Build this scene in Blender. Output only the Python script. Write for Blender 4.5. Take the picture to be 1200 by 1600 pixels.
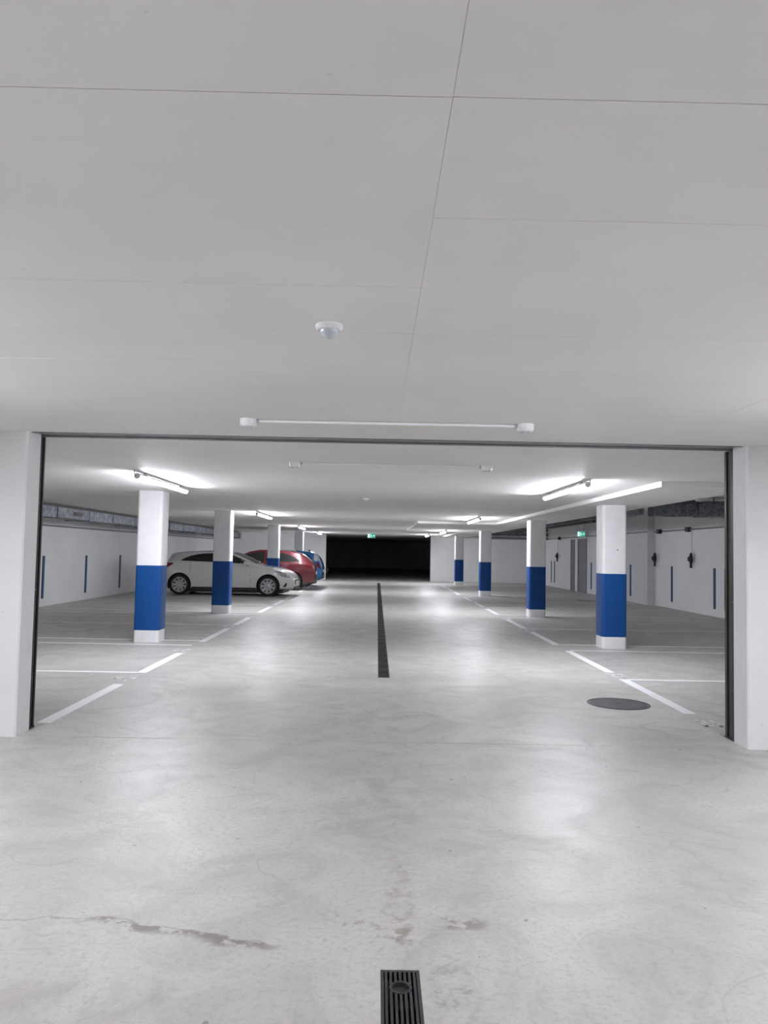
import bpy, bmesh, math, random
from mathutils import Vector, Matrix
random.seed(7)
for o in list(bpy.data.objects):
    bpy.data.objects.remove(o)
S = bpy.context.scene
C = S.collection

# ------------------------------------------------------------------ camera
EYE = 1.45
F_PX, YAW, PITCH, ROLL = 1203.3, 0.0080, 0.0524, 0.0192
fw = Vector((math.sin(YAW)*math.cos(PITCH), math.cos(YAW)*math.cos(PITCH), math.sin(PITCH)))
r0 = Vector((math.cos(YAW), -math.sin(YAW), 0))
u0 = r0.cross(fw)
rr = math.cos(ROLL)*r0 + math.sin(ROLL)*u0
uu = -math.sin(ROLL)*r0 + math.cos(ROLL)*u0
cam = bpy.data.cameras.new('camera')
camo = bpy.data.objects.new('camera', cam)
C.objects.link(camo)
cam.sensor_fit = 'VERTICAL'
cam.sensor_height = 24.0
cam.lens = F_PX/1600*24.0
cam.clip_end = 200
M = Matrix(((rr.x, uu.x, -fw.x, 0), (rr.y, uu.y, -fw.y, 0), (rr.z, uu.z, -fw.z, EYE), (0, 0, 0, 1)))
camo.matrix_world = M
S.camera = camo

# ------------------------------------------------------------------ world, light, exposure
w = bpy.data.worlds.new('world')
S.world = w
w.use_nodes = True
w.node_tree.nodes['Background'].inputs[0].default_value = (0, 0, 0, 1)
w.node_tree.nodes['Background'].inputs[1].default_value = 0
S.view_settings.view_transform = 'Standard'
S.view_settings.look = 'None'
S.view_settings.gamma = 1
S.view_settings.use_curve_mapping = False
S.view_settings.exposure = 0.0
LAMP_UP = 10.0             # the tube's lit arc reaches this far above the horizontal (degrees)
LAMP_POWER = 182.0          # emission of every lit tube
LAMP_COLOR = (0.905, 0.922, 1.0, 1)

# ------------------------------------------------------------------ dimensions
H = 2.335                  # ceiling of the garage
HB = 2.272                 # soffit of the dropped beam on the right
HR = 2.90                  # raised ceiling over the right bays
ZP0, ZP1 = 5.94, 6.17      # entry piers
ZB0, ZB1 = 39.95, 40.25    # far piers
XL, XR = -8.0, 8.5         # side walls
DX0, DX1 = 0.04, 0.175     # drain channel

# ------------------------------------------------------------------ node helpers
class NT:
    def __init__(s, name):
        s.m = bpy.data.materials.new(name)
        s.m.use_nodes = True
        s.t = s.m.node_tree
        s.t.nodes.clear()
        s.out = s.t.nodes.new('ShaderNodeOutputMaterial')
    def n(s, typ, inp=None, **kw):
        nd = s.t.nodes.new(typ)
        for k, v in kw.items():
            setattr(nd, k, v)
        for k, v in (inp or {}).items():
            s.put(nd.inputs[k], v)
        return nd
    def put(s, sock, v):
        if isinstance(v, bpy.types.NodeSocket):
            s.t.links.new(v, sock)
        elif isinstance(v, bpy.types.Node):
            s.t.links.new(v.outputs[0], sock)
        else:
            sock.default_value = v
    def math(s, op, a, b=0.0, c=None, clamp=False):
        nd = s.n('ShaderNodeMath', operation=op, use_clamp=clamp)
        s.put(nd.inputs[0], a)
        s.put(nd.inputs[1], b)
        if c is not None:
            s.put(nd.inputs[2], c)
        return nd.outputs[0]
    def noise(s, vec, scale, detail=4, rough=.55, dist=0.0):
        nd = s.n('ShaderNodeTexNoise', {'Vector': vec, 'Scale': scale, 'Detail': detail, 'Roughness': rough, 'Distortion': dist})
        return nd.outputs['Fac']
    def ss(s, v, a, b, lo=0.0, hi=1.0):
        nd = s.n('ShaderNodeMapRange', interpolation_type='SMOOTHSTEP')
        s.put(nd.inputs['Value'], v)
        nd.inputs['From Min'].default_value = a
        nd.inputs['From Max'].default_value = b
        nd.inputs['To Min'].default_value = lo
        nd.inputs['To Max'].default_value = hi
        return nd.outputs[0]
    def mix(s, f, a, b):
        nd = s.n('ShaderNodeMix', data_type='RGBA')
        s.put(nd.inputs[0], f)
        s.put(nd.inputs[6], a)
        s.put(nd.inputs[7], b)
        return nd.outputs[2]
    def pos(s):
        return s.n('ShaderNodeNewGeometry').outputs['Position']
    def bsdf(s, color, rough=.5, metal=0.0, spec=.5, bump=None, bstr=.2, bdist=.01, coat=0.0, emit=None, estr=0.0):
        b = s.n('ShaderNodeBsdfPrincipled')
        s.put(b.inputs['Base Color'], color)
        s.put(b.inputs['Roughness'], rough)
        s.put(b.inputs['Metallic'], metal)
        b.inputs['Specular IOR Level'].default_value = spec
        b.inputs['Coat Weight'].default_value = coat
        b.inputs['Coat Roughness'].default_value = .06
        if emit:
            b.inputs['Emission Color'].default_value = emit
            b.inputs['Emission Strength'].default_value = estr
        if bump is not None:
            bn = s.n('ShaderNodeBump', {'Height': bump, 'Strength': bstr, 'Distance': bdist})
            s.t.links.new(bn.outputs[0], b.inputs['Normal'])
        s.t.links.new(b.outputs[0], s.out.inputs[0])
        return s.m

def gray(v, t=0.0):
    return (v+t*.5, v, v-t*.5, 1)

def plain(name, col, rough=.5, metal=0.0, spec=.5, coat=0.0, var=.06, scale=9.0):
    n = NT(name)
    p = n.n('ShaderNodeTexCoord').outputs['Object']
    f = n.noise(p, scale, 3)
    a = tuple(c*(1-var) for c in col[:3])+(1,)
    b = tuple(min(1, c*(1+var)) for c in col[:3])+(1,)
    return n.bsdf(n.mix(n.ss(f, .3, .7), a, b), rough, metal, spec, coat=coat)

def emitter(name, col, strength):
    n = NT(name)
    e = n.n('ShaderNodeEmission', {'Color': col, 'Strength': strength})
    n.t.links.new(e.outputs[0], n.out.inputs[0])
    return n.m

def m_concrete_paint(name, v, tint=0.0, mark=.5):
    n = NT(name)
    p = n.pos()
    big = n.noise(p, .9, 3)
    st = n.n('ShaderNodeMapping', {'Vector': p, 'Scale': (1.0, 6.0, 3.0)})
    streak = n.noise(st.outputs[0], 1.3, 4)
    fine = n.noise(p, 55, 2)
    a = n.mix(n.ss(big, .3, .7), gray(v*.965, tint), gray(v*1.02, tint))
    a = n.mix(n.math('MULTIPLY', n.ss(streak, .52, .72), .35*mark), a, gray(v*.86, tint))
    pit = n.noise(p, 24, 2, .4)
    a = n.mix(n.math('MULTIPLY', n.ss(pit, .76, .80), .5*mark), a, gray(v*.6, tint))
    h = n.math('ADD', n.math('MULTIPLY', fine, .3), n.math('MULTIPLY', pit, -.5))
    return n.bsdf(a, .62, 0, .35, bump=h, bstr=.12, bdist=.004)

def m_floor():
    n = NT('polished_concrete')
    p = n.pos()
    sep = n.n('ShaderNodeSeparateXYZ', {0: p})
    X, Y = sep.outputs[0], sep.outputs[1]
    big = n.noise(p, .45, 4, .6, .6)
    med = n.noise(p, 1.7, 5, .65, 1.6)
    fine = n.noise(p, 38, 3)
    grit = n.noise(p, 150, 2)
    base = n.mix(n.ss(big, .3, .7), (.415, .403, .376, 1), (.555, .542, .508, 1))
    base = n.mix(n.math('MULTIPLY', n.ss(med, .42, .68), .55), base, (.345, .335, .318, 1))
    base = n.mix(n.math('MULTIPLY', n.ss(fine, .46, .70), .48), base, (.34, .33, .32, 1))
    base = n.mix(n.math('MULTIPLY', n.ss(grit, .50, .70), .42), base, (.30, .29, .28, 1))
    # trowel swirls: thin contour lines of a warped noise
    sw = n.noise(p, .8, 2, .45, 2.2)
    ridge = n.math('ABSOLUTE', n.math('SUBTRACT', n.math('FRACT', n.math('MULTIPLY', sw, 5.0)), .5))
    lines = n.math('MULTIPLY', n.ss(ridge, 0, .05, 1, 0), n.ss(n.noise(p, 1.1, 3), .42, .62))
    base = n.mix(n.math('MULTIPLY', lines, .5), base, (.30, .285, .275, 1))
    # crack with dark seepage
    n_seep = n.noise(p, 9, 4, .7)
    wob = n.math('MULTIPLY', n.math('SUBTRACT', n.noise(p, 5, 4, .6), .5), .16)
    yc = n.math('ADD', n.math('SUBTRACT', 3.10, n.math('MULTIPLY', n.math('MAXIMUM', n.math('ADD', X, 1.05), 0.0), .24)), wob)
    dist = n.math('SUBTRACT', yc, Y)
    inx = n.math('MULTIPLY', n.ss(X, -.42, -.28, 1, 0), n.ss(X, -2.6, -2.2))
    hair = n.ss(n.math('ABSOLUTE', dist), .0, .008, 1, 0)
    seep = n.math('MULTIPLY', n.math('MULTIPLY', n.ss(dist, -.012, .004), n.ss(dist, .02, .075, 1, 0)),
                  n.math('MULTIPLY', n.ss(n_seep, .42, .52), n.ss(X, -1.2, -1.02)))
    crack = n.math('MULTIPLY', n.math('MAXIMUM', n.math('MULTIPLY', hair, .6), seep), inx)
    base = n.mix(n.math('MULTIPLY', crack, .85), base, (.16, .135, .12, 1))
    # brownish drip marks around the channel end
    n_fine = n.noise(p, 15, 4, .65, .4)
    n_coarse = n.noise(p, 5, 3, .6, .5)
    def blot(cx, cy, rx, ry, lo, hi, nz, amt, col, b):
        dx = n.math('DIVIDE', n.math('SUBTRACT', X, cx), rx)
        dy = n.math('DIVIDE', n.math('SUBTRACT', Y, cy), ry)
        d = n.math('ADD', n.math('MULTIPLY', dx, dx), n.math('MULTIPLY', dy, dy))
        f = n.math('MULTIPLY', n.ss(d, .1, 1.0, 1, 0), n.ss(nz, lo, hi))
        return n.mix(n.math('MULTIPLY', f, amt), b, col)
    brown = (.20, .168, .150, 1)
    base = blot(.12, 3.30, .085, .62, .36, .72, n_fine, .55, brown, base)
    base = blot(.11, 3.02, .07, .10, .40, .60, n_fine, .6, brown, base)
    base = blot(.36, 3.10, .13, .075, .42, .58, n_fine, .8, brown, base)
    base = blot(.28, 2.62, .12, .26, .50, .64, n_fine, .5, brown, base)
    base = blot(-.05, 3.05, .30, .22, .55, .64, n_fine, .5, brown, base)
    base = blot(.05, 4.6, .40, 1.3, .48, .62, n_coarse, .38, (.30, .275, .255, 1), base)
    base = blot(-.9, 2.55, .7, .16, .48, .64, n_coarse, .42, (.29, .265, .25, 1), base)
    spk = n.noise(p, 17, 1, .3)
    base = n.mix(n.math('MULTIPLY', n.ss(spk, .795, .81), .7), base, (.16, .14, .13, 1))
    rough = n.ss(n.math('ADD', n.math('MULTIPLY', med, .6), n.math('MULTIPLY', big, .4)), .3, .7, .34, .50)
    hgt = n.math('ADD', n.math('MULTIPLY', n.noise(p, 4.5, 6, .68, 1.5), 1.0), n.math('MULTIPLY', grit, .12))
    return n.bsdf(base, rough, 0, .5, bump=hgt, bstr=.20, bdist=.022)

def m_brick():
    n = NT('painted_brick')
    p = n.pos()
    sep = n.n('ShaderNodeSeparateXYZ', {0: p})
    v = n.n('ShaderNodeCombineXYZ', {0: sep.outputs[1], 1: sep.outputs[2], 2: 0.0})
    br = n.n('ShaderNodeTexBrick', {'Vector': v.outputs[0], 'Scale': 1.0, 'Mortar Size': .006, 'Brick Width': .25, 'Row Height': .135,
                                    'Color1': (.69, .695, .71, 1), 'Color2': (.655, .66, .68, 1), 'Mortar': (.61, .615, .63, 1)})
    return n.bsdf(br.outputs[0], .6, 0, .35, bump=br.outputs['Fac'], bstr=-.3, bdist=.004)

def m_galv():
    n = NT('galvanised_sheet')
    p = n.pos()
    v = n.n('ShaderNodeTexVoronoi', {'Vector': p, 'Scale': 9.0})
    f = n.noise(p, 5, 4)
    c = n.mix(n.ss(v.outputs['Distance'], .1, .8), (.17, .18, .205, 1), (.33, .345, .375, 1))
    c = n.mix(n.math('MULTIPLY', n.ss(f, .4, .7), .5), c, (.14, .15, .175, 1))
    return n.bsdf(c, .5, .45, .5, bump=f, bstr=.15, bdist=.02)

def m_foil():
    n = NT('foil_insulation')
    p = n.pos()
    f = n.noise(p, 11, 5, .65, 1.0)
    c = n.mix(n.ss(f, .35, .7), (.13, .145, .18, 1), (.34, .36, .41, 1))
    return n.bsdf(c, .45, .5, .5, bump=f, bstr=.6, bdist=.03)

def m_manhole():
    n = NT('cast_iron')
    p = n.pos()
    f = n.noise(p, 60, 3)
    return n.bsdf(n.mix(f, (.018, .018, .020, 1), (.055, .055, .058, 1)), .55, .3)

def m_worn_paint():
    n = NT('road_paint')
    p = n.pos()
    f = n.noise(p, 26, 5, .65)
    g = n.noise(p, 3, 3)
    k = n.math('MULTIPLY', n.ss(f, .56, .70), n.ss(g, .35, .6))
    return n.bsdf(n.mix(n.math('MULTIPLY', k, .6), (.86, .86, .88, 1), (.55, .55, .55, 1)), .45, 0, .5)

MT = dict(
    floor=m_floor(),
    ceil=m_concrete_paint('ceiling_paint', .86, .034, .5),
    wall=m_concrete_paint('wall_paint', .80, .004, .45),
    pier=m_concrete_paint('pier_paint', .82, -.004, .9),
    brick=m_brick(),
    column=plain('column_white', (.80, .80, .81), .5, var=.02),
    blue=plain('column_blue', (.007, .062, .235), .4, 0, .22, var=.05, scale=2.0),
    strip=plain('strip_blue', (.03, .07, .15), .5, 0, .3),
    paint=m_worn_paint(),
    thin=plain('faded_paint', (.76, .76, .77), .5, var=.1, scale=20),
    galv=m_galv(), foil=m_foil(), iron=m_manhole(),
    ironworn=plain('worn_iron', (.13, .13, .135), .5, .3),
    steel=plain('dark_steel', (.045, .043, .042), .45, .6),
    steel2=plain('brown_steel', (.10, .085, .075), .5, .5),
    greysteel=plain('grey_steel', (.27, .27, .28), .5, .4),
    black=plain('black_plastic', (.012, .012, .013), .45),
    rubber=plain('rubber', (.012, .012, .012), .8),
    white=plain('white_plastic', (.78, .78, .79), .4, var=.02),
    cap=plain('grey_plastic', (.45, .46, .48), .4, var=.03),
    lens=plain('frosted_lens', (.50, .53, .57), .25, var=.04),
    doorgrey=plain('door_grey', (.20, .21, .235), .5),
    cable=plain('cable_grey', (.16, .16, .17), .6),
    cablew=plain('cable_white', (.65, .65, .66), .5),
    tube=emitter('lit_tube', LAMP_COLOR, LAMP_POWER),
    sign=emitter('sign_green', (.05, .42, .30, 1), 1.0),
    signw=emitter('sign_white', (.75, 1, .93, 1), 1.1),
    carwhite=plain('car_paint_white', (.66, .665, .64), .3, 0, .5, 1.0, var=.01),
    carred=plain('car_paint_red', (.10, .005, .011), .28, .2, .5, 1.0, var=.02),
    carblue=plain('car_paint_blue', (.03, .19, .50), .28, .2, .5, 1.0, var=.02),
    cargrey=plain('car_paint_grey', (.20, .20, .21), .3, .3, .5, 1.0, var=.02),
    glass=plain('tinted_glass', (.010, .013, .013), .06, 0, .6, var=.02),
    lampglass=plain('headlamp_glass', (.34, .36, .38), .12, .3, .6, var=.2, scale=18),
    tail=plain('tail_lamp', (.14, .008, .012), .15, 0, .6),
    chrome=plain('wheel_silver', (.46, .46, .47), .35, .6),
    trim=plain('black_trim', (.02, .02, .021), .5),
)

# ------------------------------------------------------------------ mesh helpers
class MB:
    def __init__(s):
        s.v, s.f = [], []
    def add(s, vs, fs):
        k = len(s.v)
        s.v += [tuple(v) for v in vs]
        s.f += [tuple(i+k for i in f) for f in fs]
        return s
    def box(s, x0, x1, y0, y1, z0, z1):
        return s.add([(x0, y0, z0), (x1, y0, z0), (x1, y1, z0), (x0, y1, z0), (x0, y0, z1), (x1, y0, z1), (x1, y1, z1), (x0, y1, z1)],
                     [(3, 2, 1, 0), (4, 5, 6, 7), (0, 1, 5, 4), (1, 2, 6, 5), (2, 3, 7, 6), (3, 0, 4, 7)])
    def prism(s, pts, z0, z1):
        n = len(pts)
        vs = [(x, y, z0) for x, y in pts]+[(x, y, z1) for x, y in pts]
        return s.add(vs, [tuple(reversed(range(n))), tuple(range(n, 2*n))]+[(i, (i+1) % n, n+(i+1) % n, n+i) for i in range(n)])
    def loft(s, rings, cap=True):
        n = len(rings[0])
        vs = [v for r in rings for v in r]
        fs = []
        for k in range(len(rings)-1):
            for i in range(n):
                j = (i+1) % n
                fs.append((k*n+i, k*n+j, (k+1)*n+j, (k+1)*n+i))
        if cap:
            fs.append(tuple(reversed(range(n))))
            fs.append(tuple((len(rings)-1)*n+i for i in range(n)))
        return s.add(vs, fs)
    def lathe(s, prof, c=(0, 0, 0), axis='z', n=24, cap=True):
        rings = []
        for r, h in prof:
            ring = []
            for i in range(n):
                a = 2*math.pi*i/n
                q = {'z': (r*math.cos(a), r*math.sin(a), h), 'y': (r*math.sin(a), h, r*math.cos(a)), 'x': (h, r*math.cos(a), r*math.sin(a))}[axis]
                ring.append((q[0]+c[0], q[1]+c[1], q[2]+c[2]))
            rings.append(ring)
        return s.loft(rings, cap)
    def tube(s, pts, r, n=8):
        pts = [Vector(p) for p in pts]
        rings = []
        for i, p in enumerate(pts):
            t = (pts[min(i+1, len(pts)-1)]-pts[max(i-1, 0)]).normalized()
            a = Vector((0, 0, 1)) if abs(t.z) < .9 else Vector((1, 0, 0))
            u = t.cross(a).normalized()
            v = u.cross(t)
            rings.append([p+u*(r*math.cos(2*math.pi*k/n))+v*(r*math.sin(2*math.pi*k/n)) for k in range(n)])
        return s.loft(rings)
    def mesh(s, name, mat, smooth=None):
        me = bpy.data.meshes.new(name)
        me.from_pydata([tuple(v) for v in s.v], [], s.f)
        bm = bmesh.new()
        bm.from_mesh(me)
        bmesh.ops.recalc_face_normals(bm, faces=bm.faces)
        bm.to_mesh(me)
        bm.free()
        me.materials.append(MT[mat])
        if smooth is not None:
            me.shade_smooth()
            me.set_sharp_from_angle(angle=math.radians(smooth))
        return me
    def build(s, name, mat, parent=None, smooth=None, loc=None):
        return link(name, s.mesh(name, mat, smooth), parent, loc)

def link(name, me, parent=None, loc=None):
    o = bpy.data.objects.new(name, me)
    C.objects.link(o)
    if parent is not None:
        o.parent = parent
    if loc is not None:
        o.location = loc
    return o

def tag(o, label, cat, group=None):
    o['label'] = label
    o['category'] = cat
    if group:
        o['group'] = group
    return o

def thing(name, label, cat, loc=(0, 0, 0), rz=0.0, group=None):
    o = bpy.data.objects.new(name, None)
    C.objects.link(o)
    o.location = loc
    o.rotation_euler = (0, 0, rz)
    o.empty_display_size = .2
    return tag(o, label, cat, group)

def struct(o, label=None):
    o['kind'] = 'structure'
    if label:
        o['label'] = label
    return o

def copy_tree(o, parent=None):
    c = o.copy()
    C.objects.link(c)
    if parent is not None:
        c.parent = parent
    for ch in list(o.children):
        copy_tree(ch, c)
    return c

def rrect(w, d, r, n=5):
    pts = []
    for cx, cy, a0 in ((w/2-r, d/2-r, 0), (-w/2+r, d/2-r, 90), (-w/2+r, -d/2+r, 180), (w/2-r, -d/2+r, 270)):
        for i in range(n+1):
            a = math.radians(a0+90*i/n)
            pts.append((cx+r*math.cos(a), cy+r*math.sin(a)))
    return pts

# ------------------------------------------------------------------ floors
def floor_with_slot(y0, y1, s0, s1, x0, x1):
    b = MB()
    b.box(x0, DX0, y0, y1, -.16, 0)
    b.box(DX1, x1, y0, y1, -.16, 0)
    if s0 > y0:
        b.box(DX0, DX1, y0, s0, -.16, 0)
    if s1 < y1:
        b.box(DX0, DX1, s1, y1, -.16, 0)
    b.box(x0, x1, y0, y1, -.30, -.15)
    return b
ENTRY0 = -11.0
f_entry = struct(floor_with_slot(ENTRY0, 5.975, -6.0, 2.76, XL-.2, XR+.2).build('floor', 'floor'), 'pale polished concrete floor with cracks in front of the piers')
f_main = struct(floor_with_slot(5.985, 40.1, 9.01, 36.6, XL-.2, XR+.2).build('floor', 'floor'), 'pale polished concrete floor of the lit garage bays')
f_dark = struct(MB().box(-14, 14, 40.1, 70, -.3, 0).build('floor', 'floor'), 'concrete floor of the unlit far section')

# ------------------------------------------------------------------ ceilings
PX = [-3.87, -1.87, .13, 2.13, 4.13]
PY = [1.45+.54*k for k in range(-3, 9)]
PY[-1] = 5.975
b = MB().box(XL-.2, XR+.2, ENTRY0, 5.975, H+.0045, H+.35)
b.box(XL-.2, PX[0]-.0015, ENTRY0, 5.975, H, H+.02)
b.box(PX[-1]+.0015, XR+.2, ENTRY0, 5.975, H, H+.02)
b.box(PX[0], PX[-1], ENTRY0, PY[0]-.0015, H, H+.02)
c_entry = struct(b.build('ceiling', 'ceil'), 'white concrete ceiling cast in board panels before the piers')
GY = [.0012, .0013, .0014, .0025, .0017, .0024, .0015, .0017, .0014, .0015, .0013, .0]
for i in range(len(PX)-1):
    for j in range(len(PY)-1):
        gx = .0005
        g0, g1 = GY[j]*random.uniform(.35, .65), GY[j+1]*random.uniform(.35, .65)
        dz = random.uniform(-.0006, .0008)
        x0, x1, y0, y1 = PX[i]+gx, PX[i+1]-gx, PY[j]+g0, PY[j+1]-g1
        MB().box(0, x1-x0, 0, y1-y0, 0, .008).build('ceiling_panel', 'ceil', c_entry, loc=(x0, y0, H+dz))
BX0, BX1 = 3.28, 4.45
b = MB().box(XL-.2, BX0, 6.26, 40.1, H, H+.35)
b.box(BX0, XR+.2, 6.26, 8.87, H, H+.35)
c_main = struct(b.build('ceiling', 'ceil'), 'white ceiling over the lane and the parked cars')
b = MB().box(BX0, BX1, 8.87, 40.1, HB, H+.35)
struct(b.build('ceiling', 'ceil'), 'dropped white ceiling band over the columns on the manhole side')
b = MB().box(1.11, BX0, 21.25, 29.1, HB, H+.01)
struct(b.build('ceiling', 'ceil'), 'dropped white ceiling field reaching out over the lane')
b = MB().box(BX1, XR+.2, 8.87, 40.1, HR, HR+.3)
b.box(BX1, XR+.2, 8.80, 8.87, H+.3, HR+.3)
struct(b.build('ceiling', 'ceil'), 'raised shaded ceiling with ducts over the bays on the manhole side')
struct(MB().box(-14, 14, 40.1, 70, H, H+.3).build('ceiling', 'ceil'), 'ceiling of the unlit far section')
# shutter slot between the two ceilings
b = MB().box(XL-.2, XR+.2, 5.975, 6.26, H+.10, H+.35)
struct(b.build('ceiling', 'steel'), 'dark slot in the ceiling above the piers')

# ------------------------------------------------------------------ walls
struct(MB().box(XL-.2, XL, ENTRY0, ZB0, -.02, H+.02).build('wall_left', 'wall'), 'white wall behind the parked cars')
b = MB().box(XR, XR+.3, ENTRY0, 23.55, -.02, HR+.1)
w_right = struct(b.build('wall_right', 'wall'), 'smooth white wall with hanging charging cables')
b = MB().box(8.28, XR+.3, 23.55, 31.0, -.02, HR+.1)
struct(b.build('wall_right', 'brick'), 'painted brick stretch of wall stepping forward')
b = MB().box(8.28, XR+.3, 31.0, ZB0, -.02, HR+.1)
struct(b.build('wall_right', 'wall'), 'white wall beyond the grey door')
# far wall with the dark opening
b = MB().box(XL-.2, -2.65, ZB0, ZB1, -.02, H+.02)
struct(b.build('wall_back', 'wall'), 'white end wall behind the parked cars')
b = MB().box(2.78, XR+.3, ZB0, ZB1, -.02, HR+.1)
struct(b.build('wall_back', 'wall'), 'white end wall on the manhole side')
# entry piers
def pier(x0, x1, side):
    b = MB()
    sg = 1 if side == 'left' else -1
    pts = [(x0, ZP0), (x1, ZP0), (x1, ZP1), (x0, ZP1)]
    xe = x1 if side == 'left' else x0
    c = .012
    if side == 'left':
        pts = [(x0, ZP0), (xe-c, ZP0), (xe, ZP0+c), (xe, ZP1), (x0, ZP1)]
    else:
        pts = [(xe, ZP0+c), (xe+c, ZP0), (x1, ZP0), (x1, ZP1), (xe, ZP1)]
    b.prism(pts, -.02, H+.02)
    return struct(b.build('wall_front_'+side, 'pier'), 'rough white concrete pier framing the passage, on the %s side' % ('parked car' if side == 'left' else 'manhole'))
pier(XL-.2, -2.715, 'left')
pier(2.862, XR+.2, 'right')
struct(MB().box(XL-.2, XR+.3, ENTRY0-.2, ENTRY0, -.02, H+.3).build('wall_entry', 'wall'), 'white wall at the near end of the entry area')
for nm, bx in (('wall_dark_left', (-14.2, -14, 40.0, 70)), ('wall_dark_right', (14, 14.2, 40.0, 70)), ('wall_dark_end', (-14.2, 14.2, 70, 70.2))):
    struct(MB().box(*bx, -.02, H+.3).build(nm, 'wall'), 'wall of the unlit far section')
struct(MB().box(-14.2, XL-.2, ZB0, ZB1, -.02, H+.3).build('wall_dark_left', 'wall'), 'wall of the unlit far section')
struct(MB().box(XR+.3, 14.2, ZB0, ZB1, -.02, H+.3).build('wall_dark_right', 'wall'), 'wall of the unlit far section')

# ------------------------------------------------------------------ shutter guide rails
def rail(xf, side, label, y0, y1):
    s = 1 if side == 'left' else -1
    t = thing('shutter_rail', label, 'rail', (xf, y0, 0))
    d = y1-y0
    X = lambda a, c: tuple(sorted((-s*a, -s*c)))
    x = X(0, .06)
    MB().box(*x, 0, d*.30, 0.012, H).build('flange', 'steel', t)
    MB().box(*x, d*.78, d, 0.012, H).build('flange', 'steel', t)
    x = X(.012, .06)
    MB().box(*x, d*.28, d*.80, 0.012, H).build('channel_web', 'steel2', t)
    x = X(-.004, .07)
    MB().box(*x, -.004, d+.004, 0, .014).build('foot_plate', 'steel', t)
    for z in (.4, 1.1, 1.8):
        MB().lathe([(.008, 0), (.008, .006)], (s*.0, d*.15, z), 'x', 8).build('bolt', 'greysteel', t)
    return t
rail(-2.722, 'left', 'dark steel shutter guide rail on the pier nearer the parked cars', 6.175, 6.275)
rail(2.868, 'right', 'dark steel shutter guide rail on the pier nearer the manhole', 6.172, 6.34)
t = thing('shutter_head_rail', 'thin dark steel shutter rail across the ceiling between the piers', 'rail', (0, 6.0, H))
MB().box(-2.75, 2.9, .0, .03, -.002, .1).build('flange', 'greysteel', t)
MB().box(-2.75, 2.9, .22, .258, -.002, .1).build('flange', 'greysteel', t)
MB().box(-2.75, 2.9, .03, .22, .012, .1).build('channel_web', 'greysteel', t)

# ------------------------------------------------------------------ columns
CW = .39
def make_column(top, label, loc):
    t = thing('column', label, 'column', loc, 0, 'white and blue columns')
    p = rrect(CW, CW, .045)
    q = rrect(CW+.004, CW+.004, .046)
    MB().prism(p, 1.18, top).build('shaft', 'column', t, 30)
    MB().prism(q, .185, 1.18).build('blue_band', 'blue', t, 30)
    MB().prism(p, 0, .185).build('plinth', 'column', t, 30)
    return t
for n, (y, x) in enumerate(((12.14, -3.53), (17.72, -3.53), (26.75, -3.585), (35.0, -3.54))):
    make_column(H+.004, ['white column with blue band, nearest the pier, opposite the one with a small bolt hole',
                         'white and blue column standing in front of the white hatchback',
                         'white and blue column between the white and the red car',
                         'white and blue column behind the red car, close to the end wall'][n], (x, y, 0))
for n, (y, x) in enumerate(((12.40, 3.775), (18.26, 3.775), (26.9, 3.775), (35.6, 3.79))):
    c = make_column(HB+.004, ['white and blue column with a small bolt hole, nearest the manhole',
                              'second white and blue column from the manhole',
                              'third white and blue column from the manhole',
                              'fourth white and blue column from the manhole, next to the end wall'][n], (x, y, 0))
    if n == 0:
        MB().lathe([(.012, -.004), (.012, .004)], (.04, -CW/2-.001, 1.56), 'y', 10).build('bolt_hole', 'cable', c)

# ------------------------------------------------------------------ lamps
LR = .030
def arc_prism(r, a0, a1, n, y0, y1, zc):
    ring = [(r*math.cos(math.radians(a0+(a1-a0)*k/n)), r*math.sin(math.radians(a0+(a1-a0)*k/n))) for k in range(n+1)]
    return MB().loft([[(x, y, zc+z) for x, z in ring] for y in (y0, y1)])
def make_lamp(L=2.3):
    t = thing('tube_lamp', '', 'lamp')
    arc_prism(.034, LAMP_UP, 180-LAMP_UP, 10, -L/2+.02, L/2-.02, -.060).build('housing', 'white', t, 50)
    arc_prism(LR, -180-LAMP_UP+.5, LAMP_UP-.5, 12, -L/2+.04, L/2-.04, -.0605).build('tube', 'tube', t, 60)
    for s in (-1, 1):
        MB().lathe([(.030, -.022), (.035, -.016), (.035, .016), (.030, .022)], (0, s*(L/2-.02), -.060), 'y', 14).build('end_cap', 'white', t, 40)
    for y in (-L*.36, L*.36):
        MB().box(-.012, .012, y-.03, y+.03, -.035, 0).build('mounting_clip', 'cap', t)
    MB().lathe([(.014, 0), (.014, .03), (.009, .05)], (0, -L/2-.048, -.055), 'y', 10).build('cable_gland', 'cap', t, 40)
    MB().tube([(0, -L/2-.04, -.055), (0, -L/2-.08, -.05), (0, -L/2-.10, -.03), (0, -L/2-.10, .0)], .008, 8).build('feed_cable', 'cap', t, 50)
    return t
lamps = [(-2.78, 10.0, 'lit tube lamp above the column nearest the passage, on the parked car side'),
         (-2.76, 18.75, 'lit tube lamp beside the column in front of the white hatchback'),
         (-2.74, 27.75, 'lit tube lamp above the tail of the dark red car'),
         (-2.72, 36.0, 'lit tube lamp above the lane beyond the blue car'),
         (2.41, 9.95, 'lit tube lamp beside the dropped ceiling band, nearest the manhole'),
         (2.40, 19.15, 'lit tube lamp before the dropped ceiling field over the lane'),
         (2.39, 27.85, 'lit tube lamp under the dropped ceiling field over the lane'),
         (2.38, 36.6, 'lit tube lamp near the end wall on the manhole side'),
         (-2.92, 3.15, 'lit tube lamp over the entry area on the parked car side'),
         (2.92, 3.15, 'lit tube lamp over the entry area on the manhole side'),
         (-2.92, -1.9, 'lit tube lamp at the near end of the entry area, parked car side'),
         (2.92, -1.9, 'lit tube lamp at the near end of the entry area, manhole side')]
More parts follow.
